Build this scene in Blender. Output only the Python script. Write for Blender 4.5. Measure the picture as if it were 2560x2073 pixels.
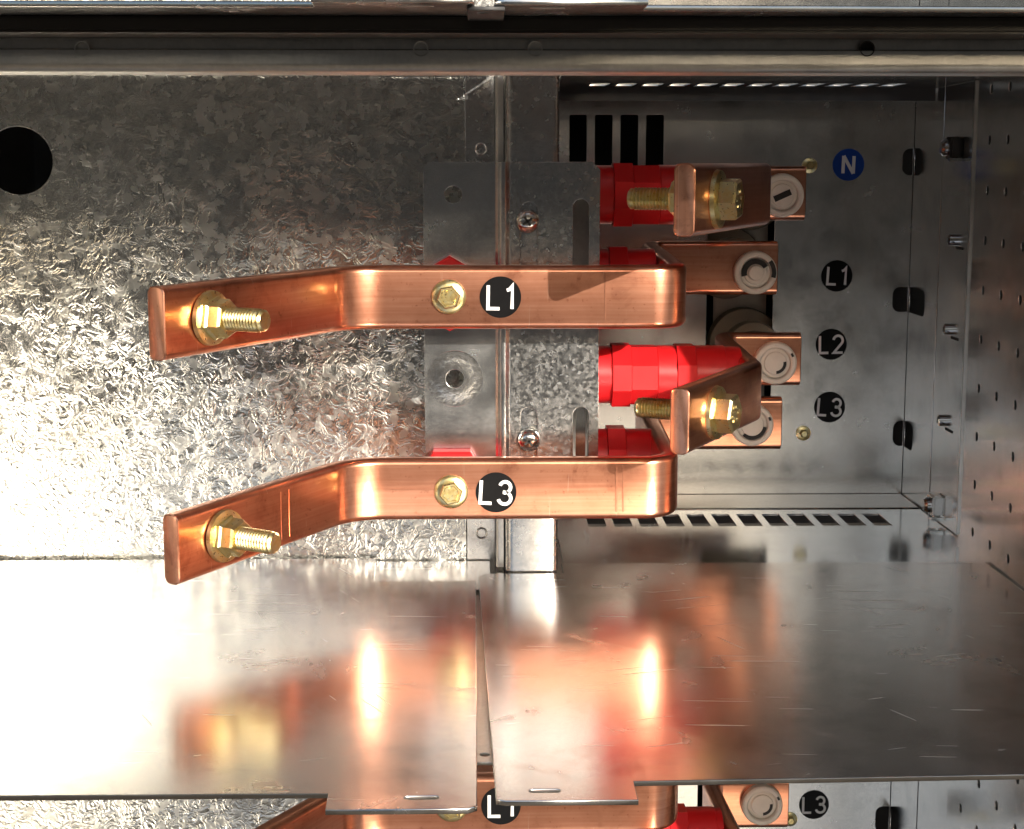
import bpy, bmesh, math, random
from mathutils import Vector, Matrix
R = math.radians
random.seed(7)
for o in list(bpy.data.objects):
    bpy.data.objects.remove(o)
scene = bpy.context.scene
COL = scene.collection

# ------------------------------------------------------------------ camera
FPX = 4000.0                       # focal length in pixels of the 2560 px wide photograph
PITCH = math.atan(596.5 / FPX)     # looking slightly down
YAW = math.atan(80.0 / FPX * math.cos(PITCH))
cam_d = bpy.data.cameras.new('camera')
cam = bpy.data.objects.new('camera', cam_d)
COL.objects.link(cam)
cam_d.sensor_fit = 'HORIZONTAL'
cam_d.sensor_width = 36.0
cam_d.lens = 36.0 * FPX / 2560.0
cam_d.clip_start = 0.05
cam_d.clip_end = 2000.0
cam.location = (0, 0, 0)
cam.rotation_euler = (R(90) - PITCH, 0, -YAW)
scene.camera = cam

# ------------------------------------------------------------------ daylight
SUN_DIR = Vector((0.56, -1.0, 0.375)).normalized()       # towards the sun
world = bpy.data.worlds.new('World')
scene.world = world
world.use_nodes = True
wn = world.node_tree
wn.nodes.clear()
sky = wn.nodes.new('ShaderNodeTexSky')
sky.sky_type = 'NISHITA'
sky.sun_disc = False
sky.sun_elevation = math.asin(SUN_DIR.z)
sky.sun_rotation = math.atan2(SUN_DIR.x, SUN_DIR.y)
sky.air_density = 1.0
sky.dust_density = 4.0
wbg = wn.nodes.new('ShaderNodeBackground')
wbg.inputs['Strength'].default_value = 0.15
wout = wn.nodes.new('ShaderNodeOutputWorld')
wn.links.new(sky.outputs[0], wbg.inputs[0])
wn.links.new(wbg.outputs[0], wout.inputs[0])
sun_d = bpy.data.lights.new('sun', 'SUN')
sun_d.energy = 5.0
sun_d.angle = R(0.5)
sun_d.color = (1.0, 0.93, 0.82)
sun = bpy.data.objects.new('sun', sun_d)
COL.objects.link(sun)
sun.rotation_euler = SUN_DIR.to_track_quat('Z', 'Y').to_euler()
sun.location = SUN_DIR * 3

scene.view_settings.view_transform = 'Standard'
scene.view_settings.look = 'None'
scene.view_settings.exposure = 0.80
scene.view_settings.gamma = 1.0
scene.view_settings.use_curve_mapping = False
scene.render.engine = 'CYCLES'
cy = scene.cycles
cy.use_denoising = True
cy.max_bounces = 10
cy.glossy_bounces = 8
cy.diffuse_bounces = 4
cy.blur_glossy = 0.3
cy.sample_clamp_indirect = 12.0

# ------------------------------------------------------------------ measuring helpers
_f = Vector((math.sin(YAW) * math.cos(PITCH), math.cos(YAW) * math.cos(PITCH), -math.sin(PITCH)))
_r = Vector((math.cos(YAW), -math.sin(YAW), 0))
_u = _r.cross(_f)
def ray(u, v):
    return _f + _r * ((u - 1280.0) / FPX) + _u * ((1036.5 - v) / FPX)
def at(u, v, Y):
    d = ray(u, v); return d * (Y / d.y)
def atX(u, v, X):
    d = ray(u, v); return d * (X / d.x)
def atZ(u, v, Z):
    d = ray(u, v); return d * (Z / d.z)

# ------------------------------------------------------------------ dimensions (metres)
PITCH_Z = 0.331          # spacing of the shelves
Z_SHELF = -0.262         # top of the shelf under the bars
T_SHEET = 0.0025
Y_PLATE = 1.088          # spangled partition plate
Y_BACK = 1.304           # back wall behind the terminals
Y_BRK = 1.038            # bracket
Y_TERM = 1.19            # front of the terminal lugs
X_SIDE = at(2254, 1239, 1.304).x     # right side wall
X_LEFT = -0.39
Z_TOP, Z_BOT = 0.400, -0.640
BT, BH = 0.012, 0.040    # copper bar section

# ------------------------------------------------------------------ materials
def new_mat(name):
    m = bpy.data.materials.new(name)
    m.use_nodes = True
    nt = m.node_tree
    b = nt.nodes['Principled BSDF']
    return m, nt, b
def N(nt, typ, **kw):
    n = nt.nodes.new(typ)
    for k, v in kw.items():
        setattr(n, k, v)
    return n
def L(nt, a, b):
    nt.links.new(a, b)
def ramp(nt, fac, stops):
    r = N(nt, 'ShaderNodeValToRGB')
    e = r.color_ramp.elements
    e[0].position, e[0].color = stops[0][0], (*stops[0][1], 1)
    e[1].position, e[1].color = stops[-1][0], (*stops[-1][1], 1)
    for p, c in stops[1:-1]:
        x = e.new(p); x.color = (*c, 1)
    L(nt, fac, r.inputs[0])
    return r.outputs[0]
def g3(x): return (x, x, x)
def coords(nt, scale=(1, 1, 1), uv=False):
    t = N(nt, 'ShaderNodeTexCoord')
    m = N(nt, 'ShaderNodeMapping')
    m.inputs['Scale'].default_value = scale
    L(nt, t.outputs['UV' if uv else 'Object'], m.inputs[0])
    return m.outputs[0]
def noise(nt, vec, scale, detail=3, rough=0.55, dist=0.0):
    n = N(nt, 'ShaderNodeTexNoise')
    n.inputs['Scale'].default_value = scale
    n.inputs['Detail'].default_value = detail
    n.inputs['Roughness'].default_value = rough
    n.inputs['Distortion'].default_value = dist
    L(nt, vec, n.inputs['Vector'])
    return n
def mixc(nt, fac, a, b, mode='MIX'):
    m = N(nt, 'ShaderNodeMix', data_type='RGBA', blend_type=mode)
    for s, x in ((m.inputs[0], fac), (m.inputs[6], a), (m.inputs[7], b)):
        if hasattr(x, 'is_output'): L(nt, x, s)
        elif isinstance(x, (int, float)): s.default_value = x
        else: s.default_value = (*x, 1)
    return m.outputs[2]
def vmath(nt, op, a, b):
    m = N(nt, 'ShaderNodeVectorMath', operation=op)
    for s, x in ((m.inputs[0], a), (m.inputs[1], b)):
        if hasattr(x, 'is_output'): L(nt, x, s)
        else: s.default_value = x
    return m.outputs[0]
def fmath(nt, op, a, b):
    m = N(nt, 'ShaderNodeMath', operation=op)
    for s, x in ((m.inputs[0], a), (m.inputs[1], b)):
        if hasattr(x, 'is_output'): L(nt, x, s)
        else: s.default_value = x
    return m.outputs[0]

def mat_spangle(name, cell=190.0, tilt=0.05, feather=0.23, rough=(0.18, 0.30), base=(0.58, 0.59, 0.58)):
    """hot dip galvanised sheet: crystal facets, each tilted its own way"""
    m, nt, b = new_mat(name)
    v = coords(nt)
    warp = noise(nt, v, cell * 0.55, 3, 0.6)
    w = vmath(nt, 'SCALE', vmath(nt, 'SUBTRACT', warp.outputs['Color'], (0.5, 0.5, 0.5)), (0, 0, 0))
    w.node.inputs['Scale'].default_value = 2.6 / cell
    vv = vmath(nt, 'ADD', v, w)
    vor = N(nt, 'ShaderNodeTexVoronoi', feature='F1')
    vor.inputs['Scale'].default_value = cell
    L(nt, vv, vor.inputs['Vector'])
    vor2 = N(nt, 'ShaderNodeTexVoronoi', feature='F1')
    vor2.inputs['Scale'].default_value = cell * 2.3
    L(nt, vv, vor2.inputs['Vector'])
    c1 = vmath(nt, 'SUBTRACT', vor.outputs['Color'], (0.5, 0.5, 0.5))
    c2 = vmath(nt, 'SUBTRACT', vor2.outputs['Color'], (0.5, 0.5, 0.5))
    big = noise(nt, v, 9.0, 3, 0.6)
    amp = N(nt, 'ShaderNodeMapRange')
    amp.inputs[1].default_value = 0.35; amp.inputs[2].default_value = 0.65
    amp.inputs[3].default_value = tilt * 0.45; amp.inputs[4].default_value = tilt
    L(nt, big.outputs[0], amp.inputs[0])
    s1 = N(nt, 'ShaderNodeVectorMath', operation='SCALE'); L(nt, c1, s1.inputs[0]); L(nt, amp.outputs[0], s1.inputs['Scale'])
    s2 = N(nt, 'ShaderNodeVectorMath', operation='SCALE'); L(nt, c2, s2.inputs[0]); s2.inputs['Scale'].default_value = tilt * 0.55
    geo = N(nt, 'ShaderNodeNewGeometry')
    fine = noise(nt, v, cell * 5, 2, 0.6)
    # feathery dendrite strokes: ridges of a strongly distorted noise
    ft = noise(nt, v, cell * 0.50, 1.6, 0.5, 2.2)
    rid = fmath(nt, 'ABSOLUTE', fmath(nt, 'SUBTRACT', ft.outputs[0], 0.5), 0.0)
    rid = ramp(nt, rid, [(0.0, g3(1)), (0.05, g3(0.55)), (0.16, g3(0))])
    bump0 = N(nt, 'ShaderNodeBump')
    bump0.inputs['Strength'].default_value = feather
    bump0.inputs['Distance'].default_value = 0.0012
    patch = ramp(nt, noise(nt, v, 22.0, 3, 0.6).outputs[0], [(0.36, g3(0.25)), (0.62, g3(1))])
    L(nt, fmath(nt, 'MULTIPLY', rid, patch), bump0.inputs['Height'])
    bump = N(nt, 'ShaderNodeBump')
    bump.inputs['Strength'].default_value = 0.06
    bump.inputs['Distance'].default_value = 0.0006
    L(nt, fine.outputs[0], bump.inputs['Height']); L(nt, bump0.outputs[0], bump.inputs['Normal'])
    nn = vmath(nt, 'ADD', vmath(nt, 'ADD', bump.outputs[0], s1.outputs[0]), s2.outputs[0])
    nrm = N(nt, 'ShaderNodeVectorMath', operation='NORMALIZE'); L(nt, nn, nrm.inputs[0])
    L(nt, nrm.outputs[0], b.inputs['Normal'])
    col = mixc(nt, fine.outputs[0], [c * 0.86 for c in base], base)
    tint = ramp(nt, big.outputs[0], [(0.3, (0.90, 0.88, 0.84)), (0.7, (1.0, 1.0, 1.0))])
    L(nt, mixc(nt, 1.0, col, tint, 'MULTIPLY'), b.inputs['Base Color'])
    sep = N(nt, 'ShaderNodeSeparateColor'); L(nt, vor.outputs['Color'], sep.inputs[0])
    rr = N(nt, 'ShaderNodeMapRange')
    rr.inputs[3].default_value, rr.inputs[4].default_value = rough
    L(nt, sep.outputs[0], rr.inputs[0]); L(nt, rr.outputs[0], b.inputs['Roughness'])
    b.inputs['Metallic'].default_value = 1.0
    return m

def mat_sheet(name, base=(0.68, 0.68, 0.67), rough=(0.14, 0.22), grain=(1, 1, 1), bump_s=0.04, mottle=0.12, scratch=(14, 900, 14), scuff=False):
    """bright zinc sheet, finely mottled, with scuffs"""
    m, nt, b = new_mat(name)
    v = coords(nt)
    vg = coords(nt, grain)
    n1 = noise(nt, v, 26, 5, 0.65)
    n2 = noise(nt, vg, 420, 3, 0.6)
    c = mixc(nt, n2.outputs[0], [x * (1 - mottle) for x in base], base)
    st = ramp(nt, n1.outputs[0], [(0.28, g3(0.80)), (0.5, g3(0.97)), (0.75, g3(1.0))])
    c = mixc(nt, 1.0, c, st, 'MULTIPLY')
    L(nt, c, b.inputs['Base Color'])
    mr = N(nt, 'ShaderNodeMapRange')
    mr.inputs[1].default_value, mr.inputs[2].default_value = 0.25, 0.75
    mr.inputs[3].default_value, mr.inputs[4].default_value = rough
    L(nt, n1.outputs[0], mr.inputs[0])
    ro = mr.outputs[0]
    h = n2.outputs[0]
    if scratch:
        sc = noise(nt, coords(nt, scratch), 1.0, 2, 0.5, 0.15)
        sl = ramp(nt, sc.outputs[0], [(0.66, g3(0)), (0.70, g3(1))])
        h = fmath(nt, 'ADD', h, fmath(nt, 'MULTIPLY', sl, 0.5))
    if scuff:        # sparse handling scratches in three directions and a few dull smears
        for ang, thr in ((4, 0.715), (-17, 0.735), (63, 0.745)):
            t_ = N(nt, 'ShaderNodeTexCoord'); m0 = N(nt, 'ShaderNodeMapping'); m1 = N(nt, 'ShaderNodeMapping')
            m0.inputs['Rotation'].default_value = (0, 0, R(ang)); m1.inputs['Scale'].default_value = (11, 420, 1)
            L(nt, t_.outputs['Object'], m0.inputs[0]); L(nt, m0.outputs[0], m1.inputs[0])
            q = ramp(nt, noise(nt, m1.outputs[0], 1.0, 2, 0.5, 0.2).outputs[0], [(thr, g3(0)), (thr + 0.015, g3(1))])
            ro = fmath(nt, 'ADD', ro, fmath(nt, 'MULTIPLY', q, 0.30))
            h = fmath(nt, 'ADD', h, fmath(nt, 'MULTIPLY', q, 1.2))
        sm = ramp(nt, noise(nt, v, 17, 4, 0.7, 1.0).outputs[0], [(0.56, g3(0)), (0.70, g3(1))])
        ro = fmath(nt, 'ADD', ro, fmath(nt, 'MULTIPLY', sm, 0.10))
    L(nt, ro, b.inputs['Roughness'])
    bp = N(nt, 'ShaderNodeBump')
    bp.inputs['Strength'].default_value = bump_s
    bp.inputs['Distance'].default_value = 0.0008
    L(nt, h, bp.inputs['Height']); L(nt, bp.outputs[0], b.inputs['Normal'])
    b.inputs['Metallic'].default_value = 1.0
    return m

def mat_copper(name, base=(0.86, 0.41, 0.265), dark=(0.73, 0.31, 0.19), rough=(0.09, 0.20), uv=True, haze=0.33):
    m, nt, b = new_mat(name)
    vs = coords(nt, (9, 420, 1), uv=uv)
    streak = noise(nt, vs, 1.0, 4, 0.65)
    v = coords(nt)
    blot = noise(nt, v, 38, 5, 0.65, 0.4)
    spots = noise(nt, v, 300, 3, 0.6)
    c = mixc(nt, ramp(nt, streak.outputs[0], [(0.35, g3(0)), (0.65, g3(1))]), dark, base)
    c = mixc(nt, 1.0, c, ramp(nt, blot.outputs[0], [(0.28, (0.60, 0.52, 0.50)), (0.45, (0.92, 0.90, 0.88)), (0.62, g3(1))]), 'MULTIPLY')
    c = mixc(nt, 1.0, c, ramp(nt, spots.outputs[0], [(0.25, (0.70, 0.62, 0.60)), (0.38, g3(1)), (0.7, g3(1))]), 'MULTIPLY')
    L(nt, c, b.inputs['Base Color'])
    mr = N(nt, 'ShaderNodeMapRange')
    mr.inputs[1].default_value, mr.inputs[2].default_value = 0.3, 0.7
    mr.inputs[3].default_value, mr.inputs[4].default_value = rough
    mixf = fmath(nt, 'MULTIPLY', fmath(nt, 'ADD', streak.outputs[0], blot.outputs[0]), 0.5)
    L(nt, mixf, mr.inputs[0]); L(nt, mr.outputs[0], b.inputs['Roughness'])
    scr = noise(nt, coords(nt, (500, 30, 1), uv=uv), 1.0, 2, 0.5, 1.2)
    sl = ramp(nt, scr.outputs[0], [(0.70, g3(0)), (0.74, g3(1))])
    c = mixc(nt, fmath(nt, 'MULTIPLY', sl, 0.6), c, (0.93, 0.60, 0.45)); L(nt, c, b.inputs['Base Color'])
    h = fmath(nt, 'ADD', streak.outputs[0], fmath(nt, 'MULTIPLY', sl, -0.9))
    bp = N(nt, 'ShaderNodeBump')
    bp.inputs['Strength'].default_value = 0.07
    bp.inputs['Distance'].default_value = 0.0006
    L(nt, h, bp.inputs['Height']); L(nt, bp.outputs[0], b.inputs['Normal'])
    b.inputs['Metallic'].default_value = 1.0
    # handled, slightly oxidised metal: a broad satin lobe over the polished one
    p2 = N(nt, 'ShaderNodeBsdfPrincipled')
    p2.inputs['Metallic'].default_value = 1.0
    L(nt, c, p2.inputs['Base Color']); L(nt, bp.outputs[0], p2.inputs['Normal'])
    p2.inputs['Roughness'].default_value = haze
    mx = N(nt, 'ShaderNodeMixShader'); mx.inputs[0].default_value = 0.45
    out = [n for n in nt.nodes if n.type == 'OUTPUT_MATERIAL'][0]
    L(nt, b.outputs[0], mx.inputs[1]); L(nt, p2.outputs[0], mx.inputs[2]); L(nt, mx.outputs[0], out.inputs[0])
    return m

def mat_zinc_yellow(name):
    m, nt, b = new_mat(name)
    v = coords(nt)
    n = noise(nt, v, 160, 3, 0.6, 0.5)
    c = ramp(nt, n.outputs[0], [(0.28, (0.62, 0.46, 0.19)), (0.45, (0.70, 0.57, 0.27)), (0.58, (0.66, 0.60, 0.35)), (0.74, (0.72, 0.51, 0.27))])
    L(nt, c, b.inputs['Base Color'])
    b.inputs['Metallic'].default_value = 1.0
    mr = N(nt, 'ShaderNodeMapRange'); mr.inputs[3].default_value, mr.inputs[4].default_value = 0.22, 0.38
    n2 = noise(nt, v, 600, 2)
    L(nt, n2.outputs[0], mr.inputs[0]); L(nt, mr.outputs[0], b.inputs['Roughness'])
    bp = N(nt, 'ShaderNodeBump'); bp.inputs['Strength'].default_value = 0.08; bp.inputs['Distance'].default_value = 0.0004
    L(nt, n2.outputs[0], bp.inputs['Height']); L(nt, bp.outputs[0], b.inputs['Normal'])
    return m

def mat_plain(name, col, rough, metallic=0.0, var=0.12, scale=120, bump=0.03, spec=0.5):
    m, nt, b = new_mat(name)
    b.inputs['Specular IOR Level'].default_value = spec
    v = coords(nt)
    n = noise(nt, v, scale, 4, 0.6)
    L(nt, mixc(nt, n.outputs[0], [c * (1 - var) for c in col], [min(1, c * (1 + var)) for c in col]), b.inputs['Base Color'])
    mr = N(nt, 'ShaderNodeMapRange'); mr.inputs[3].default_value, mr.inputs[4].default_value = rough * 0.8, rough * 1.25
    L(nt, n.outputs[0], mr.inputs[0]); L(nt, mr.outputs[0], b.inputs['Roughness'])
    b.inputs['Metallic'].default_value = metallic
    bp = N(nt, 'ShaderNodeBump'); bp.inputs['Strength'].default_value = bump; bp.inputs['Distance'].default_value = 0.0006
    L(nt, n.outputs[0], bp.inputs['Height']); L(nt, bp.outputs[0], b.inputs['Normal'])
    return m

M = {
    'spangle': mat_spangle('spangled_zinc'),
    'fine_spangle': mat_spangle('fine_spangled_zinc', cell=520.0, tilt=0.02, feather=0.04, rough=(0.16, 0.28), base=(0.64, 0.65, 0.66)),
    'shelf': mat_sheet('bright_shelf_sheet', base=(0.76, 0.75, 0.74), rough=(0.16, 0.25), bump_s=0.035, mottle=0.06, grain=(1, 3, 1), scuff=True),
    'floor': mat_sheet('vent_floor_sheet', base=(0.66, 0.68, 0.70), rough=(0.09, 0.15), bump_s=0.02),
    'wall': mat_sheet('back_wall_sheet', base=(0.78, 0.77, 0.74), rough=(0.18, 0.30), bump_s=0.05, mottle=0.25, scratch=None),
    'side': mat_sheet('side_wall_sheet', base=(0.82, 0.81, 0.78), rough=(0.13, 0.22), bump_s=0.05, mottle=0.15, scratch=(1, 10, 700)),
    'rail': mat_sheet('rail_zinc', base=(0.72, 0.71, 0.68), rough=(0.30, 0.44), bump_s=0.08, mottle=0.25, scratch=None),
    'bracket': mat_sheet('bracket_zinc', base=(0.66, 0.67, 0.67), rough=(0.17, 0.30), bump_s=0.10, mottle=0.2, scratch=None),
    'copper': mat_copper('busbar_copper'),
    'cut_copper': mat_copper('sawn_copper', base=(0.80, 0.42, 0.29), dark=(0.66, 0.31, 0.20), rough=(0.32, 0.42), uv=False),
    'yellow': mat_zinc_yellow('yellow_passivated_zinc'),
    'steel': mat_plain('bright_steel', (0.62, 0.62, 0.60), 0.16, 1.0),
    'ring': mat_plain('worn_zinc', (0.50, 0.50, 0.49), 0.21, 1.0, 0.30, 420, 0.35),
    'red': mat_plain('red_moulded_resin', (0.50, 0.010, 0.013), 0.33, 0.0, 0.16, 70, 0.06),
    'black': mat_plain('black_vinyl', (0.006, 0.006, 0.0065), 0.3, spec=0.10),
    'blue': mat_plain('blue_vinyl', (0.012, 0.05, 0.26), 0.3, spec=0.10),
    'white': mat_plain('white_print', (0.62, 0.62, 0.62), 0.5, 0.0, 0.05),
    'cream': mat_plain('cream_plastic', (0.76, 0.71, 0.62), 0.38),
    'beige': mat_plain('beige_bushing', (0.30, 0.25, 0.18), 0.45),
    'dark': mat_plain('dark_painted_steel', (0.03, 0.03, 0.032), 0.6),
    'earth': mat_plain('bare_earth', (0.085, 0.066, 0.045), 0.9, 0.0, 0.4, 3.0, 0.3, 0.2),
    'black_shade': mat_plain('black_and_hollow_shade', (0.015, 0.013, 0.011), 0.6),  # near-black: the black clip, plus shade painted into slots, recesses and one hole
}

# ------------------------------------------------------------------ object helpers
def finish(me, smooth=35):
    bm = bmesh.new(); bm.from_mesh(me)
    bmesh.ops.remove_doubles(bm, verts=bm.verts, dist=1e-6)
    bmesh.ops.recalc_face_normals(bm, faces=bm.faces)
    bm.to_mesh(me); bm.free()
    if smooth:
        for p in me.polygons: p.use_smooth = True
        me.set_sharp_from_angle(angle=R(smooth))
def root_of(o):
    while o.parent: o = o.parent
    return o
def link(name, me, mat, parent=None):
    """vertices come in world coordinates; a part is stored relative to its thing's own origin"""
    o = bpy.data.objects.new(name, me)
    COL.objects.link(o)
    if parent is not None:
        rt = root_of(parent)
        me.transform(Matrix.Translation(-rt.location))
        o.parent = parent
    if mat is not None and not me.materials:
        me.materials.append(M[mat])
    return o
def tag(o, label, cat, group=None, kind=None):
    if label: o['label'] = label
    if cat: o['category'] = cat
    if group: o['group'] = group
    if kind: o['kind'] = kind
    return o
def thing(name, loc, label, cat, group=None):
    e = bpy.data.objects.new(name, None)
    e.empty_display_size = 0.02
    COL.objects.link(e); e.location = loc
    return tag(e, label, cat, group)
def mesh(verts, faces, smooth=35):
    me = bpy.data.meshes.new('mesh')
    me.from_pydata([tuple(v) for v in verts], [], faces)
    finish(me, smooth)
    return me
def rect(x0, x1, y0, y1): return [(x0, y0), (x1, y0), (x1, y1), (x0, y1)]
def rrect(cx, cy, w, h, r, n=5):
    r = min(r, w / 2 - 1e-6, h / 2 - 1e-6); pts = []
    for sx, sy, a0 in ((1, 1, 0), (-1, 1, 90), (-1, -1, 180), (1, -1, 270)):
        for i in range(n + 1):
            a = R(a0 + 90 * i / n)
            pts.append((cx + sx * (w / 2 - r) + r * math.cos(a), cy + sy * (h / 2 - r) + r * math.sin(a)))
    return pts
def circ(cx, cy, r, n=28): return [(cx + r * math.cos(2 * math.pi * i / n), cy + r * math.sin(2 * math.pi * i / n)) for i in range(n)]
def sheet_mesh(outer, holes, t, mapper, bevel=0.00025):
    """flat sheet of thickness t with real cut-outs; mapper(a, b, c), c in -t/2 .. t/2"""
    cu = bpy.data.curves.new('sheet', 'CURVE')
    cu.dimensions = '2D'; cu.fill_mode = 'BOTH'
    bevel = min(bevel, t * 0.4)
    cu.extrude = t / 2 - bevel
    cu.bevel_depth = bevel; cu.bevel_resolution = 1; cu.offset = -bevel
    for pts in [outer] + list(holes):
        s = cu.splines.new('POLY'); s.points.add(len(pts) - 1); s.use_cyclic_u = True
        for p, q in zip(s.points, pts): p.co = (q[0], q[1], 0, 1)
    o = bpy.data.objects.new('sheet', cu)
    COL.objects.link(o)
    dg = bpy.context.evaluated_depsgraph_get()
    me = bpy.data.meshes.new_from_object(o.evaluated_get(dg), depsgraph=dg)
    bpy.data.objects.remove(o); bpy.data.curves.remove(cu)
    me.materials.clear()
    for v in me.vertices: v.co = mapper(*v.co)
    finish(me, 0)
    return me
def XZ(y0): return lambda a, b, c: Vector((a, y0 - c, b))
def XY(z0): return lambda a, b, c: Vector((a, b, z0 + c))
def YZ(x0): return lambda a, b, c: Vector((x0 + c, a, b))
def frame(n, up=Vector((0, 0, 1))):
    n = Vector(n).normalized()
    if abs(n.dot(up)) > 0.95: up = Vector((0, 1, 0))
    x = up.cross(n).normalized(); y = n.cross(x)
    return x, y, n
def lathe(o, axis, prof, n=32, phase=0.0, smooth=35):
    """profile (radius, height along axis) turned about the axis"""
    x, y, z = frame(axis); o = Vector(o)
    V, F, rings = [], [], []
    for r, h in prof:
        if r < 1e-7:
            rings.append([len(V)]); V.append(o + z * h)
        else:
            rings.append(list(range(len(V), len(V) + n)))
            for i in range(n):
                a = 2 * math.pi * i / n + phase
                V.append(o + z * h + (x * math.cos(a) + y * math.sin(a)) * r)
    for A, B in zip(rings, rings[1:]):
        for i in range(n):
            j = (i + 1) % n
            if len(A) == 1 and len(B) == 1: continue
            if len(A) == 1: F.append((A[0], B[i], B[j]))
            elif len(B) == 1: F.append((A[i], A[j], B[0]))
            else: F.append((A[i], A[j], B[j], B[i]))
    return mesh(V, F, smooth)
def box_mesh(x0, x1, y0, y1, z0, z1, bev=0.0006):
    bm = bmesh.new(); bmesh.ops.create_cube(bm, size=1)
    for v in bm.verts:
        v.co = Vector(((x0 + x1) / 2 + v.co.x * (x1 - x0), (y0 + y1) / 2 + v.co.y * (y1 - y0), (z0 + z1) / 2 + v.co.z * (z1 - z0)))
    if bev: bmesh.ops.bevel(bm, geom=bm.edges[:], offset=bev, segments=2, affect='EDGES')
    me = bpy.data.meshes.new('box'); bm.to_mesh(me); bm.free(); finish(me, 35); return me
def fold_mesh(path, t, z0, z1, rad=0.0, horizontal=None):
    """sheet folded along a plan path (X,Y), standing between z0 and z1"""
    pts = round_path([Vector((p[0], p[1], 0)) for p in path], [rad] * len(path), 4)
    L_, R_ = [], []
    for i, p in enumerate(pts):
        d0 = (pts[i] - pts[i - 1]).normalized() if i else (pts[1] - pts[0]).normalized()
        d1 = (pts[i + 1] - pts[i]).normalized() if i < len(pts) - 1 else d0
        d = (d0 + d1).normalized(); n = Vector((-d.y, d.x, 0)); k = 1 / max(0.4, d.dot(d1))
        L_.append(p + n * t / 2 * k); R_.append(p - n * t / 2 * k)
    loop = L_ + R_[::-1]; n = len(loop)
    V = [Vector((p.x, p.y, z0)) for p in loop] + [Vector((p.x, p.y, z1)) for p in loop]
    F = [(i, (i + 1) % n, n + (i + 1) % n, n + i) for i in range(n)]
    m_ = len(pts)
    for i in range(m_ - 1):
        for b in (0, n): F.append((b + i, b + i + 1, b + n - 2 - i, b + n - 1 - i))
    return mesh(V, F, 30)
def round_path(pts, rad, seg=8):
    out = [pts[0]]
    for i in range(1, len(pts) - 1):
        a, b, c = pts[i - 1], pts[i], pts[i + 1]
        u = (a - b).normalized(); v = (c - b).normalized()
        ang = math.acos(max(-1, min(1, u.dot(v))))
        r = rad[i]
        if r <= 1e-6 or ang > math.pi - 0.01: out.append(b); continue
        d = r / math.tan(ang / 2)
        p0, p1 = b + u * d, b + v * d
        cen = b + (u + v).normalized() * (r / math.sin(ang / 2))
        e0, e1 = p0 - cen, p1 - cen
        th = e0.angle(e1)
        for k in range(seg + 1):
            t = k / seg
            out.append(cen + (e0 * math.sin((1 - t) * th) + e1 * math.sin(t * th)) / math.sin(th))
    out.append(pts[-1])
    return out
def bar_mesh(path, rad, t=BT, h=BH, r=0.0042):
    """rolled flat copper bar swept along a bent path; UV = metres along / around"""
    pts = round_path([Vector(p) for p in path], rad, 14)
    fine = [pts[0]]
    for a, b in zip(pts, pts[1:]):
        k = max(1, int((b - a).length / 0.02))
        for j in range(1, k + 1): fine.append(a.lerp(b, j / k))
    pts = fine
    sec = rrect(0, 0, t, h, r, 6); n = len(sec)
    per = [0.0]
    for i in range(n): per.append(per[-1] + math.dist(sec[i], sec[(i + 1) % n]))
    V, rings, dist = [], [], []
    def add(p, nrm, s, d):
        rings.append(range(len(V), len(V) + n)); dist.append(d)
        for a, b in sec:
            V.append(p + nrm * (a - math.copysign(min(s, abs(a)), a)) + Vector((0, 0, 1)) * (b - math.copysign(min(s, abs(b)), b)))
    d = 0.0
    for i, p in enumerate(pts):
        d0 = (pts[i] - pts[i - 1]) if i else (pts[1] - pts[0])
        d1 = (pts[i + 1] - pts[i]) if i < len(pts) - 1 else d0
        d0.z = d1.z = 0
        d0 = d0.normalized(); d1 = d1.normalized()
        dd = (d0 + d1).normalized(); nrm = Vector((dd.y, -dd.x, 0)); nrm = nrm / max(0.5, dd.dot(d1))
        if i: d += (pts[i] - pts[i - 1]).length
        if i == 0:
            add(p, nrm, 0.0006, d); add(p + dd * 0.0006, nrm, 0, d)
        elif i == len(pts) - 1:
            add(p - dd * 0.0006, nrm, 0, d); add(p, nrm, 0.0006, d)
        else: add(p, nrm, 0, d)
    F, UV, MI = [], [], []
    for (A, da), (B, db) in zip(list(zip(rings, dist)), list(zip(rings, dist))[1:]):
        for i in range(n):
            j = (i + 1) % n
            F.append((A[i], A[j], B[j], B[i])); MI.append(0)
            UV.append(((da, per[i]), (da, per[i + 1]), (db, per[i + 1]), (db, per[i])))
    for A in (rings[0], rings[-1]):
        F.append(tuple(A)); MI.append(1); UV.append([(V[k].x, V[k].z) for k in A])
    me = bpy.data.meshes.new('bar')
    me.from_pydata(V, [], F)
    uvl = me.uv_layers.new(name='UVMap')
    for p, uv in zip(me.polygons, UV):
        for li, q in zip(p.loop_indices, uv): uvl.data[li].uv = q
    me.materials.append(M['copper']); me.materials.append(M['cut_copper'])
    for p, k in zip(me.polygons, MI): p.material_index = k; p.use_smooth = True
    bm = bmesh.new(); bm.from_mesh(me); bmesh.ops.recalc_face_normals(bm, faces=bm.faces); bm.to_mesh(me); bm.free()
    me.set_sharp_from_angle(angle=R(40))
    return me
HEXP = math.pi / 6
def hex_prof(af, h, cham=0.0012):
    c = af / math.sqrt(3)
    return [(0, 0), (c, 0), (c, h - cham), (c * 0.88, h), (0, h)]
def thread_prof(r, h0, h1, pitch=0.0020):
    p = [(0, h0), (r - 0.0012, h0)]; h = h0
    while h < h1 - 0.0045:
        p += [(r - 0.0013, h), (r, h + pitch * 0.45), (r, h + pitch * 0.55)]; h += pitch
    p += [(r - 0.0013, h), (r - 0.0006, h + 0.0008), (r - 0.0005, h1 - 0.0012), (r - 0.0018, h1), (0, h1)]
    return p
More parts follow.
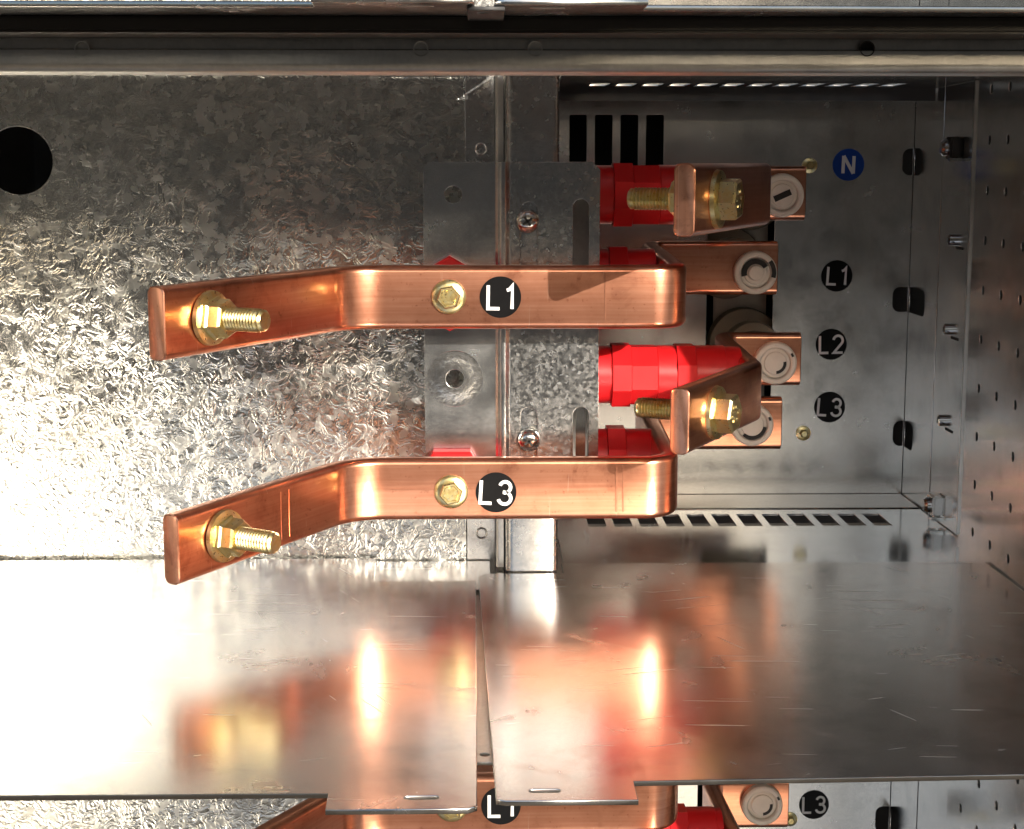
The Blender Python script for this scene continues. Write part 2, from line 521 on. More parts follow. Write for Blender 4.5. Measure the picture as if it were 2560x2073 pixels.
def arc_pts(cx, cy, r, a0, a1, n=14, ry=None):
    return [(cx + r * math.cos(R(a0 + (a1 - a0) * i / n)), cy + (ry or r) * math.sin(R(a0 + (a1 - a0) * i / n))) for i in range(n + 1)]
GLYPH = {
    'L': (0.50, [[(0, 1), (0, 0), (0.50, 0)]]),
    '1': (0.26, [[(0, 0.80), (0.12, 0.84), (0.24, 1.0), (0.24, 0)]]),
    '2': (0.54, [arc_pts(0.27, 0.72, 0.27, 172, -38, 14, 0.28) + [(0.02, 0.0), (0.54, 0.0)]]),
    '3': (0.54, [arc_pts(0.26, 0.755, 0.235, 165, -82, 14, 0.245) + arc_pts(0.26, 0.265, 0.275, 84, -165, 16, 0.265), [(0.17, 0.52), (0.30, 0.52)]]),
    'N': (0.60, [[(0, 0), (0, 1)], [(0, 1), (0.60, 0)], [(0.60, 0), (0.60, 1)]]),
}
def place_text(txt, h, org, xdir, ydir, mat, parent, stroke=0.15, gap=0.30):
    """printed capitals drawn as strokes, centred on org"""
    x, y = Vector(xdir), Vector(ydir); n = x.cross(y); org = Vector(org)
    total = sum(GLYPH[c][0] for c in txt) + gap * (len(txt) - 1)
    V, F = [], []; off = -total / 2; w = stroke / 2
    for k, c in enumerate(txt):
        for li, line in enumerate(GLYPH[c][1]):
            P = [Vector((p[0] + off, p[1] - 0.5)) for p in line]
            L_, R_ = [], []
            for i, p in enumerate(P):
                d0 = (P[i] - P[i - 1]).normalized() if i else (P[1] - P[0]).normalized()
                d1 = (P[i + 1] - P[i]).normalized() if i < len(P) - 1 else d0
                d = (d0 + d1).normalized(); m_ = Vector((-d.y, d.x)) * (w / max(0.45, d.dot(d1)))
                q = p - d0 * w * (i == 0 and c in 'LN' ) * 0
                L_.append(q + m_); R_.append(q - m_)
            b0 = len(V); lift = 0.00003 * li
            for q in L_ + R_: V.append(org + (x * q.x + y * q.y) * h + n * lift)
            m_ = len(P)
            for i in range(m_ - 1): F.append((b0 + i, b0 + i + 1, b0 + m_ + i + 1, b0 + m_ + i))
        off += GLYPH[c][0] + gap
    me = bpy.data.meshes.new('print'); me.from_pydata([tuple(v) for v in V], [], F)
    return link('lettering', me, mat, parent)
def sticker(txt, c, mat, parent, label, r=0.0128, size=0.0140):
    c = Vector(c)
    s = link('phase_sticker', lathe(c, (0, -1, 0), [(0, 0), (r, 0), (r, 0.00022), (0, 0.00022)], 48), mat, parent)
    s['label'] = label
    tl = R(random.uniform(-4, 4))
    place_text(txt, size, c + Vector((0, -0.00034, 0)), (math.cos(tl), 0, math.sin(tl)), (-math.sin(tl), 0, math.cos(tl)), 'white', s, 0.19 if txt == 'N' else 0.145)
    return s

# =================================================================== THE CABINET SHELL
def struct(name, me, mat):
    o = link(name, me, mat); o['kind'] = 'structure'; return o
struct('rear_panel', sheet_mesh(rect(X_LEFT - 0.02, 0.42, Z_BOT, Z_TOP), [], 0.002, XZ(1.43)), 'dark')
struct('cabinet_roof', sheet_mesh(rect(X_LEFT - 0.003, 0.40, 0.655, 1.428), [], 0.002, XY(Z_TOP + 0.0015)), 'wall')
struct('cabinet_floor', sheet_mesh(rect(X_LEFT - 0.003, 0.40, 0.655, 1.428), [], 0.002, XY(Z_BOT - 0.0015)), 'wall')
struct('wall_left', sheet_mesh(rect(0.655, 1.428, Z_BOT, Z_TOP), [], 0.002, YZ(X_LEFT - 0.0015)), 'side')
struct('wall_outer', sheet_mesh(rect(0.70, 1.428, Z_BOT, Z_TOP), [], 0.002, YZ(0.4015)), 'dark')

# added unseen earth sheet with a bank, dark for the metal to reflect
gv, gf = [], []
gy = [1.6, 0.4, -1.5, -4.0, -7.0, -10.0, -14.0, -40.0, -400.0]
gz = [-1.15, -1.15, -1.15, -1.10, 0.2, 1.85, 3.1, 3.4, 3.6]
gx = [-400, -60, -20, -8, -3, 0, 3, 8, 20, 60, 400]
for j, (y_, z_) in enumerate(zip(gy, gz)):
    for i, x_ in enumerate(gx):
        gv.append((x_, y_, z_ + 0.15 * math.sin(i * 2.1 + j * 1.3) * (j > 3)))
for j in range(len(gy) - 1):
    for i in range(len(gx) - 1):
        a_ = j * len(gx) + i
        gf.append((a_, a_ + 1, a_ + len(gx) + 1, a_ + len(gx)))
struct('unseen_ground_bank', mesh(gv, gf, 60), 'earth')

# back wall: louvres, terminal opening and the slots punched through the corner
def dslot(x0, x1, zc, h, r):
    a = rrect(0, zc, 2 * (x1 - x0), h, min(r, (x1 - x0) * 0.9), 5)
    return [(x1, zc + h / 2)] + [(x1 + p[0], p[1]) for p in a if p[0] < -1e-6] + [(x1, zc - h / 2)]
corner_slots = []          # (v0, v1, u0, u1) in the photograph, cut through wall and side
SL = [(372, 438, 2258, 2303, 2281), (718, 780, 2233, 2312, 2270), (1053, 1115, 2234, 2282, 2259), (2003 + 14, 2080, 2190, 2245, 2240)]
bw_holes, sw_holes = [], []
for u0, u1 in ((1424, 1466), (1488, 1530), (1552, 1594), (1616, 1658)):
    a, b = at(u0, 287, Y_BACK), at(u1, 420, Y_BACK)
    bw_holes.append(rrect((a.x + b.x) / 2, (a.z + b.z) / 2, b.x - a.x, a.z - b.z, 0.0015))
for dz in (0.0, -PITCH_Z):
    a, b = at(1772, 440, Y_BACK), at(1924, 1104, Y_BACK)
    bw_holes.append(rect(a.x, b.x, b.z + dz, a.z + dz))
for (v0, v1, u0, u1, uc) in SL:
    a, b = at(u0, v0, Y_BACK), at(uc, v1, Y_BACK)
    zc, h = (a.z + b.z) / 2, a.z - b.z
    pts = dslot(a.x, X_SIDE - 0.0008, zc, h, 0.006)
    bw_holes.append(pts)
    yb = atX(u1, (v0 + v1) / 2, X_SIDE).y
    sw_holes.append(dslot(min(yb, Y_BACK - 0.008), Y_BACK - 0.0008, zc, h, 0.006))
bw = struct('back_wall', sheet_mesh(rect(0.012, X_SIDE - 0.0002, Z_BOT, Z_TOP), bw_holes, 0.0015, XZ(Y_BACK + 0.001)), 'wall')
for txt, u, v, mt, lab in (('N', 2121, 412, 'blue', 'round blue sticker with white N on the back wall'),
                           ('L1', 2092, 690, 'black', 'round black L1 sticker on the back wall'),
                           ('L2', 2078, 861, 'black', 'round black L2 sticker on the back wall'),
                           ('L3', 2074, 1018, 'black', 'round black L3 sticker on the back wall'),
                           ('L3', 2035, 2012, 'black', 'round black L3 sticker in the lower bay')):
    sticker(txt, at(u, v, Y_BACK - 0.0001), mt, bw, lab)
for dz in (0.0, -PITCH_Z):       # pale socket carrier seen through the opening
    a, b = at(1772, 440, Y_BACK), at(1924, 1104, Y_BACK)
    link('socket_carrier', box_mesh(a.x + 0.012, b.x + 0.002, 1.345, 1.350, b.z + dz - 0.01, a.z + dz + 0.01, 0.001), 'cream', bw)
def wall_screw(u, v):
    c = at(u, v, Y_BACK + 0.0002)
    s = link('wall_screw', lathe(c, (0, -1, 0), [(0, 0), (0.0062, 0), (0.0062, 0.001), (0.0042, 0.0018), (0, 0.0018)], 20), 'yellow', bw)
    link('screw_head', lathe(c + Vector((0, -0.0017, 0)), (0, -1, 0), [(0, 0), (0.0036, 0), (0.0034, 0.003), (0.0026, 0.0036), (0, 0.0036)], 6), 'yellow', s)
for u, v in ((2008, 1083), (2024, 414), (1975, 2048)): wall_screw(u, v)

# right side wall, three lapped panels
Y_SEAM = atX(2340, 830, X_SIDE).y
Y_RIB = atX(2432, 780, X_SIDE).y
perf = []
cols = [atX(2449, 971, X_SIDE - 0.003), atX(2493, 991, X_SIDE - 0.003), atX(2540, 1011, X_SIDE - 0.003)]
dy = cols[1].y - cols[0].y
zp = atX(2457, 850, X_SIDE - 0.003).z - cols[0].z
for ci in range(6):
    for k in range(-11, 9):
        perf.append((cols[0].y + dy * ci, cols[0].z + zp * k - 0.0004 * ci))
sw = struct('wall_side', sheet_mesh(rect(Y_SEAM + 0.0012, Y_BACK + 0.0, Z_BOT, Z_TOP), sw_holes, 0.0015, YZ(X_SIDE + 0.00075)), 'side')
pm = link('side_panel', sheet_mesh(rect(Y_RIB + 0.001, Y_SEAM - 0.0012, Z_BOT, Z_TOP), [], 0.0015, YZ(X_SIDE + 0.00075)), 'side', sw)
pf = link('side_panel', sheet_mesh(rect(0.70, Y_RIB - 0.0005, Z_BOT, Z_TOP), [circ(y, z, 0.0033, 12) for y, z in perf if Z_BOT + 0.02 < z < Z_TOP - 0.02 and y + 0.0036 < Y_RIB - 0.0005], 0.0015, YZ(X_SIDE - 0.003)), 'side', sw)
link('seam_strip', sheet_mesh(rect(Y_SEAM - 0.01, Y_SEAM + 0.01, Z_BOT, Z_TOP), [], 0.001, YZ(X_SIDE + 0.0026)), 'dark', sw)
for z in (0.0, -0.09, -0.165, -0.32):
    link('seam_bridge', box_mesh(X_SIDE + 0.0002, X_SIDE + 0.0014, Y_SEAM - 0.0016, Y_SEAM + 0.0016, z - 0.006, z + 0.006, 0.0002), 'side', sw)
link('edge_rib', box_mesh(X_SIDE - 0.0050, X_SIDE - 0.0003, Y_RIB - 0.0006, Y_RIB + 0.0012, -0.262 + 0.004, 0.066, 0.0003), 'rail', sw)
def clip_nut(u, v, dark):
    c = atX(u, v, X_SIDE)
    o = link('clip_nut', box_mesh(c.x - 0.008, c.x - 0.0001, c.y - 0.009, c.y + 0.009, c.z - 0.008, c.z + 0.008, 0.0015), 'black_shade' if dark else 'rail', sw)
    link('clip_screw', lathe((c.x - 0.008, c.y, c.z), (-1, 0, 0), [(0, 0), (0.006, 0), (0.006, 0.003), (0.004, 0.005), (0, 0.005)], 20), 'steel', o)
    link('clip_lip', box_mesh(c.x - 0.010, c.x - 0.0005, c.y - 0.014, c.y - 0.0095, c.z - 0.010, c.z - 0.0075, 0.0005), 'steel', o)
clip_nut(2395, 370, True); clip_nut(2350, 1262, False)
for u, v in ((2388, 600), (2376, 824), (2362, 1052)):
    c = atX(u, v, X_SIDE)
    o = link('lanced_tab', lathe((c.x, c.y + 0.002, c.z), (-1, 0, 0), [(0.002, -0.0001), (0.0044, -0.0001), (0.0044, 0.0045), (0.0022, 0.0050), (0.002, 0.0035), (0.002, -0.0001)], 18), 'steel', sw)
    link('lanced_slot', box_mesh(c.x - 0.0006, c.x + 0.0005, c.y - 0.020, c.y - 0.003, c.z - 0.0066, c.z - 0.0046, 0.0002), 'black_shade', o)

# =================================================================== PARTITION PLATE AND POST
pp = thing('partition_plate', (-0.2, Y_PLATE, Z_BOT), 'large spangled galvanised plate on the left behind the copper bars', 'plate')
hc = at(47, 402, Y_PLATE)
xs = at(1163, 500, Y_PLATE).x
xe = at(1236, 500, Y_PLATE).x
link('plate_sheet', sheet_mesh(rect(X_LEFT, xs - 0.0003, Z_BOT, Z_TOP), [circ(hc.x, hc.z, 0.0225, 48)], 0.002, XZ(Y_PLATE + 0.001)), 'spangle', pp)
link('edge_strip', sheet_mesh(rect(xs + 0.0003, xe, Z_BOT, Z_TOP), [], 0.002, XZ(Y_PLATE + 0.0004)), 'fine_spangle', pp)
for u, v in ((1202, 372), (1204, 1333)):
    c = at(u, v, Y_PLATE - 0.0006)
    link('rivet', lathe(c, (0, -1, 0), [(0.0030, 0), (0.0042, 0), (0.0042, 0.0004), (0.0036, 0.0008), (0.0030, 0.0004), (0.0028, 0.00015), (0, 0.00015)], 20), 'fine_spangle', pp)

post = thing('upright_post', (0.034, 1.043, Z_SHELF), 'narrow galvanised upright post behind the bracket', 'post')
px0, px1 = at(1268, 1380, 1.0415).x, at(1391, 1380, 1.0415).x
zt, zb = 0.0660, Z_SHELF + 0.0008
link('post_channel', fold_mesh([(px0, 1.135), (px0, 1.0425), (px1, 1.0425), (px1, 1.135)], 0.002, zb, zt, 0.004), 'fine_spangle', post)
link('post_lip', fold_mesh([(px0 - 0.0065, 1.125), (px0 - 0.0065, 1.054), (px0 - 0.0022, 1.054)], 0.0014, zb, zt, 0.0015), 'rail', post)
# the same post carries on in the bay below
def copy_tree(o, parent=None, dz=0.0):
    c = o.copy(); COL.objects.link(c)
    if parent is None: c.location = o.location + Vector((0, 0, dz))
    else: c.parent = parent
    for ch in list(o.children): copy_tree(ch, c)
    return c
post_low = copy_tree(post, None, -PITCH_Z)
post_low['label'] = 'continuation of the upright post in the bay below the shelf'

# =================================================================== SHELVES
def shelf_level(k):
    z = Z_SHELF + PITCH_Z * k
    zc = z - T_SHEET / 2
    where = 'below the copper bars' if k == 0 else 'overhead at the top edge'
    xl = lambda u, v: atZ(u, v, Z_SHELF).x
    # left sheet
    yF, yT = atZ(400, 1986, Z_SHELF).y, atZ(1000, 2023, Z_SHELF).y
    yFl = atZ(5, 1990, Z_SHELF).y
    x_tab = atZ(815, 2005, Z_SHELF).x
    x_r0, x_r1 = atZ(1193, 2015, Z_SHELF).x, atZ(1190, 1455, Z_SHELF).x
    x_n = atZ(935, 1453, Z_SHELF).x; y_n = atZ(935, 1453, Z_SHELF).y
    x_g = atZ(1226, 1440, Z_SHELF).x
    out = [(X_LEFT + 0.002, yFl), (x_tab, yF), (x_tab + 0.0005, yT), (x_r0 - 0.004, yT), (x_r0, yT + 0.003), (x_r1, y_n), (x_n, y_n), (x_n - 0.003, Y_PLATE - 0.0045), (X_LEFT + 0.002, Y_PLATE - 0.0065)]
    sc_ = atZ(1053, 1996, Z_SHELF)
    slot = rrect(sc_.x, sc_.y + 0.001, 0.0152, 0.0042, 0.002)
    t = thing('shelf_sheet', (-0.2, 0.66, z - T_SHEET), 'bright left shelf sheet with a tabbed front edge ' + where, 'shelf', 'shelf sheets')
    link('sheet', sheet_mesh(out, [slot], T_SHEET, XY(zc), 0.0004), 'shelf', t)
    link('rear_strip', sheet_mesh(rect(x_n - 0.012, x_g, y_n - 0.012, Y_PLATE - 0.0035), [], 0.0016, XY(z - T_SHEET - 0.0010)), 'shelf', t)
    # right sheet
    yR0, yR1 = atZ(1600, 1953, Z_SHELF).y, atZ(2555, 1930, Z_SHELF).y
    yT2 = atZ(1420, 2001, Z_SHELF).y
    x0a, x0b = atZ(1240, 1995, Z_SHELF).x, atZ(1196, 1455, Z_SHELF).x
    x_t2 = atZ(1594, 1990, Z_SHELF).x
    yB = atZ(2000, 1406, Z_SHELF).y
    xs_r = X_SIDE - 0.0055
    out = [(x0a, yT2 + 0.002), (x0a + 0.004, yT2), (x_t2, yT2), (x_t2, yR0), (xs_r, yR1), (xs_r, yB), (px1 + 0.0045, yB), (px1 + 0.0045, 1.0385), (x0b + 0.004, 1.0385), (x0b, 1.030)]
    sc_ = atZ(1362, 1977, Z_SHELF)
    slot = rrect(sc_.x, sc_.y, 0.0138, 0.0042, 0.002)
    t = thing('shelf_sheet', (0.17, 0.66, z - T_SHEET), 'bright right shelf sheet with a slotted tab ' + where, 'shelf', 'shelf sheets')
    link('sheet', sheet_mesh(out, [slot], T_SHEET, XY(zc), 0.0004), 'shelf', t)
    # joint strip below the wedge gap
    ys = atZ(1203, 1880, Z_SHELF).y if k == 0 else 0.6475
    t = thing('joint_strip', (0.0, ys, z - 0.006), 'narrow steel strip under the wedge gap ' + ('of the lower shelf' if k == 0 else 'of the overhead shelf'), 'strip', 'joint strips')
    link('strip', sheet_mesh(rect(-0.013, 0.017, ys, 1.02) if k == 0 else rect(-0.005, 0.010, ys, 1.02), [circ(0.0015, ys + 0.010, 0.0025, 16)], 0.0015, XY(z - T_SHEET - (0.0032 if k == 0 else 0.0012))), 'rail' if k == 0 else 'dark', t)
    # vented floor plate behind
    ya, yb = atZ(1800, 1313, Z_SHELF).y, atZ(1800, 1283, Z_SHELF).y
    x_last = atZ(2197, 1300, Z_SHELF).x
    holes = []
    for i in range(12):
        xc = x_last - i * 0.0198
        holes.append(rrect(xc, (ya + yb) / 2, 0.0135, yb - ya, 0.0006, 2))
    y_gap = atZ(2298, 1271, Z_SHELF).y
    t = thing('vent_plate', (0.2, 1.16, z - T_SHEET), 'steel floor plate with a row of vent slots ' + ('below the terminals' if k == 0 else 'overhead behind the rail'), 'plate', 'vented floor plates')
    link('plate_sheet', sheet_mesh(rect(px1 + 0.006, X_SIDE - 0.001, yB + 0.0008, y_gap), holes, 0.0016, XY(z - 0.0016)), 'floor', t)
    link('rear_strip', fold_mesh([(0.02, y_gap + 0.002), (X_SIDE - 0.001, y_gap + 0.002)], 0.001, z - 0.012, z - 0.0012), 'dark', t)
    link('rear_strip', sheet_mesh(rect(0.02, X_SIDE - 0.001, y_gap + 0.0035, Y_BACK - 0.0012), [], 0.0022, XY(z - 0.0012), 0.0009), 'rail', t)
shelf_level(0)
shelf_level(1)

# front cross rail under the overhead shelf
Y_RAIL = 0.722
ra = at(0, 95, Y_RAIL).z; rm = at(0, 122, Y_RAIL).z; rb = at(0, 180, Y_RAIL).z
rail = thing('cross_rail', (-0.05, Y_RAIL, rb), 'long galvanised cross rail with round holes under the overhead shelf', 'rail')
def rail_profile():
    # (y, z) outline of the face, extruded along X
    rr = 0.004
    pts = [(Y_RAIL + 0.0035, ra + 0.0005), (Y_RAIL + 0.0035, rm + 0.0004), (Y_RAIL, rm - 0.0004)]
    for i in range(7):
        a = R(90 * i / 6)
        pts.append((Y_RAIL + rr - rr * math.cos(a), rb + rr - rr * math.sin(a)))
    pts += [(Y_RAIL + 0.022, rb)]
    return pts
prof = rail_profile()
V, F = [], []
nx = 2
inner = [(y + (0.0016 if i < len(prof) - 1 else 0), z + (0.0016 if i > 3 else 0)) for i, (y, z) in enumerate(prof)]
loop = prof + inner[::-1]
for x in (X_LEFT + 0.003, X_SIDE - 0.006):
    V += [(x, y, z) for y, z in loop]
n = len(loop)
F = [(i, (i + 1) % n, n + (i + 1) % n, n + i) for i in range(n)]
link('rail_face', mesh(V, F, 40), 'rail', rail)
link('added_dark_strip', box_mesh(X_LEFT + 0.004, X_SIDE - 0.007, 0.690, 0.7215, 0.0596, 0.0662, 0.0012), 'black_shade', rail)  # added near-black strip that makes the dark band below the overhead shelf
for u in (205, 1052, 1338, 2168):
    c = at(u, 122, Y_RAIL)
    h_ = link('rail_hole', lathe((c.x, Y_RAIL - 0.0003, c.z), (0, 1, 0), [(0.0034, 0), (0.0029, 0.0001), (0.0028, 0.0034), (0, 0.0034)], 24), 'black_shade' if u == 2168 else 'rail', rail)

# =================================================================== BRACKET
bx0, bx1 = at(1060, 800, Y_BRK).x, at(1498, 800, Y_BRK).x
bt, bb = at(1200, 405, Y_BRK).z, -0.196
bf0, bf1 = at(1240, 800, Y_BRK).x, at(1276, 800, Y_BRK).x
def bracket(dz, label, hole=True):
    t = thing('support_bracket', ((bx0 + bx1) / 2, Y_BRK, bb + dz), label, 'bracket', 'insulator brackets')
    h1 = at(1133, 487, Y_BRK); h2 = at(1137, 948, Y_BRK)
    ch = 0.004
    out = [(bx0, bb + dz), (bf0, bb + dz), (bf0, bt + dz), (bx0 + ch, bt + dz), (bx0, bt - ch + dz)]
    link('left_leaf', sheet_mesh(out, [circ(h1.x, h1.z + dz, 0.0056), circ(h2.x, h2.z + dz, 0.0060)], 0.002, XZ(Y_BRK + 0.003)), 'bracket', t)
    # worn ring round the lower hole
    link('worn_ring', lathe((h2.x, Y_BRK + 0.0020, h2.z + dz), (0, -1, 0), [(0.0064, 0), (0.0185, 0), (0.0184, 0.00008), (0.0125, 0.00010), (0.0122, 0.00016), (0.0064, 0.00012), (0.0064, 0)], 48), 'ring', t)
    link('pressed_ridge', fold_mesh([(bf0 - 0.0002, Y_BRK + 0.003), (bf0 + 0.002, Y_BRK + 0.001), (bf0 + 0.0034, Y_BRK - 0.0024), (bf1 - 0.0034, Y_BRK - 0.0024), (bf1 - 0.001, Y_BRK + 0.001), (bf1 + 0.0002, Y_BRK + 0.001)], 0.0016, bb + dz, bt + dz, 0.0012), 'bracket', t)
    sl = []
    for u0, u1, v0, v1 in ((1301, 1343, 505, 700), (1433, 1471, 498, 735), (1301, 1343, 1018, 1170), (1433, 1471, 1018, 1175)):
        a, b = at(u0, v0, Y_BRK), at(u1, v1, Y_BRK)
        sl.append(rrect((a.x + b.x) / 2, (a.z + b.z) / 2 + dz, b.x - a.x, a.z - b.z, 0.1, 6))
    out = [(bf1, bb + dz), (bx1, bb + dz), (bx1, bt - 0.005 + dz), (bx1 - 0.005, bt + dz), (bf1, bt + dz)]
    link('right_leaf', sheet_mesh(out, sl, 0.002, XZ(Y_BRK + 0.001)), 'fine_spangle', t)
    link('side_flange', sheet_mesh(rect(Y_BRK + 0.0022, 1.14, bb + dz, bt - 0.006 + dz), [], 0.002, YZ(bx1 - 0.001)), 'bracket', t)
    link('inner_web', sheet_mesh(rect(px1 + 0.002, bx1 - 0.003, bb + dz, bt - 0.008 + dz), [], 0.002, XZ(1.10)), 'rail', t)
    pa = at(1452, 1018, 1.05)
    link('guide_pin', box_mesh(pa.x - 0.0034, pa.x + 0.0030, 1.047, 1.052, bb + dz, pa.z + 0.012 + dz, 0.0012), 'steel', t)
    for u, v in ((1318, 553), (1322, 1100)):
        c = at(u, v, Y_BRK); c.z += dz
        s = link('pan_screw', lathe((c.x, Y_BRK - 0.0001, c.z), (0, -1, 0), [(0, 0), (0.0074, 0), (0.0076, 0.0012), (0.0068, 0.0034), (0.0048, 0.0052), (0.002, 0.0058), (0, 0.0058)], 32), 'steel', t)
        for a in (R(35), R(125)):
            d = Vector((math.cos(a), 0, math.sin(a))); e = Vector((-d.z, 0, d.x)); o = Vector((c.x, Y_BRK - 0.0054, c.z))
            vs = []
            for yy in (-0.0008, 0.0012):
                for p, q in ((-1, -1), (1, -1), (1, 1), (-1, 1)):
                    vs.append(o + d * 0.0036 * p + e * 0.0007 * q + Vector((0, yy, 0)))
            link('cross_recess', mesh(vs, [(0, 1, 2, 3), (4, 5, 6, 7), (0, 1, 5, 4), (1, 2, 6, 5), (2, 3, 7, 6), (3, 0, 4, 7)], 0), 'black_shade', s)
    return t
bracket(0, 'galvanised bracket with slots and worn ring behind the copper bars')
bracket(-PITCH_Z - 0.004, 'galvanised bracket just showing at the bottom edge below the shelf')

# =================================================================== RED INSULATORS
def side_insulator(z, x1, long, label, dz=0.0):
    x0 = bx1 + 0.0004; yc = 1.09; zz = z + dz
    t = thing('red_insulator', (x0, yc, zz), label, 'insulator', 'red insulators on the bracket flange')
    ax = (1, 0, 0)
    if long:
        segs = [('base', .0197, .0115, 32), ('hex_collar', .0228, .0130, 8), ('body', .0212, .0180, 8), ('waist', .0200, .0130, 32), ('hex_collar', .0222, .0130, 8), ('body', .0200, .0205, 32), ('end_cap', .0192, None, 32)]
    else:
        segs = [('base', .0197, .0090, 32), ('hex_collar', .0228, .0125, 8), ('end_cap', .0197, None, 32)]
    x = x0
    for nm, r, ln, n in segs:
        e = x + ln if ln else x1
        b = 0.0003
        if n == 32:
            link(nm, lathe((x, yc, zz), ax, [(0, 0), (r - b, 0), (r, b), (r, e - x - b), (r - b, e - x), (0, e - x)], 40), 'red', t)
        else:
            link(nm, lathe((x, yc, zz), ax, [(0, 0.00002), (r - b, 0.00002), (r, b), (r, e - x - b), (r - b, e - x - 0.00002), (0, e - x - 0.00002)], n, math.pi / 8), 'red', t)
        x = e
    return t
XL, XN = 0.1245, 0.184      # centre line of the receding legs
zN, zL1, zL2, zL3 = -0.0126, -0.0685, -0.1350, -0.1925
side_insulator(zN, XN - BT / 2 - 0.0004, True, 'long red insulator in shade behind the topmost copper lug')
side_insulator(zL1, XL - BT / 2 - 0.0004, False, 'red insulator mostly hidden behind the upper long copper bar')
side_insulator(zL2, XN - BT / 2 - 0.0004, True, 'long sunlit red insulator between the two long copper bars')
side_insulator(zL3, XL - BT / 2 - 0.0004, False, 'short red insulator just above the lower long copper bar')
def stand_insulator(x, z, phase, label):
    y0 = 1.0125; y1 = Y_BRK + 0.0018
    t = thing('red_insulator', (x, y1, z), label, 'insulator', 'red stand-off insulators')
    link('hex_body', lathe((x, y1, z), (0, -1, 0), [(0, 0), (.0225, 0), (.0242, .0012), (.0242, .013), (.0225, .0142), (0, .0142)], 6, phase), 'red', t)
    link('neck', lathe((x, y1 - .0143, z), (0, -1, 0), [(0, 0), (.0175, 0), (.0175, y1 - .0143 - y0), (0, y1 - .0143 - y0)], 32), 'red', t)

# =================================================================== BOLTS
def flange_bolt(c, n, parent, scale=1.0, rot=0.2):
    """small flanged hex head, dished, with raised marks"""
    c = Vector(c); s = scale
    b = link('bolt', lathe(c, n, [(0, 0), (.0108 * s, 0), (.0108 * s, .0010), (.0099 * s, .0018), (.0078 * s, .0026), (0, .0026)], 40), 'yellow', parent)
    r = .0075 * s
    link('hex_head', lathe(c + Vector(n) * .0025, n, [(0, 0), (r, 0), (r, .0048), (r * .9, .0056), (r * .74, .0056), (r * .66, .0050), (0, .0050)], 6, rot), 'yellow', b)
    x, y, z = frame(n)
    for i in range(5):
        a = rot + 0.5 + i * 1.25
        p = c + z * .0074 + (x * math.cos(a) + y * math.sin(a)) * (.0030 * s)
        link('head_mark', lathe(p, n, [(0, 0), (.0010 * s, 0), (.0007 * s, .0005), (0, .0005)], 5, a), 'yellow', b)
    return b
def nut_end(c, n, parent, length=0.042, rot=0.1):
    """conical washer, hex nut and thread standing out of the face at c"""
    c = Vector(c); n = Vector(n).normalized()
    b = link('bolt', lathe(c, n, thread_prof(0.0066, 0.003, length), 28), 'yellow', parent)
    link('washer', lathe(c, n, [(0, 0), (.0152, 0), (.0155, .0004), (.0150, .0026), (.0105, .0036), (0, .0036)], 44), 'yellow', b)
    af = 0.019; cc = af / math.sqrt(3); h0, h1 = .0036, .0140
    link('nut', lathe(c, n, [(0, h0), (cc * 1.13, h0), (cc * 1.13, h0 + .0016), (cc, h0 + .0026), (cc, h1 - .0014), (cc * .88, h1), (0, h1)], 6, rot), 'yellow', b)
    return b
def bolt_head_end(c, n, parent, rot=0.2):
    c = Vector(c); n = Vector(n).normalized()
    b = link('bolt', lathe(c, n, [(0, 0), (.0168, 0), (.0170, .0004), (.0164, .0028), (.0110, .0040), (0, .0040)], 44), 'yellow', parent)
    af = .0218; cc = af / math.sqrt(3)
    link('hex_head', lathe(c, n, [(0, .0040), (cc, .0040), (cc, .0125), (cc * .88, .0138), (cc * .7, .0138), (cc * .62, .0133), (0, .0133)], 6, rot), 'yellow', b)
    x, y, z = frame(n)
    for i in range(6):
        a = rot + i * 1.047
        p = c + z * .0132 + (x * math.cos(a) + y * math.sin(a)) * .0045
        link('head_mark', lathe(p, n, [(0, 0), (.0011, 0), (.0008, .0006), (0, .0006)], 5, a * 2), 'yellow', b)
    return b
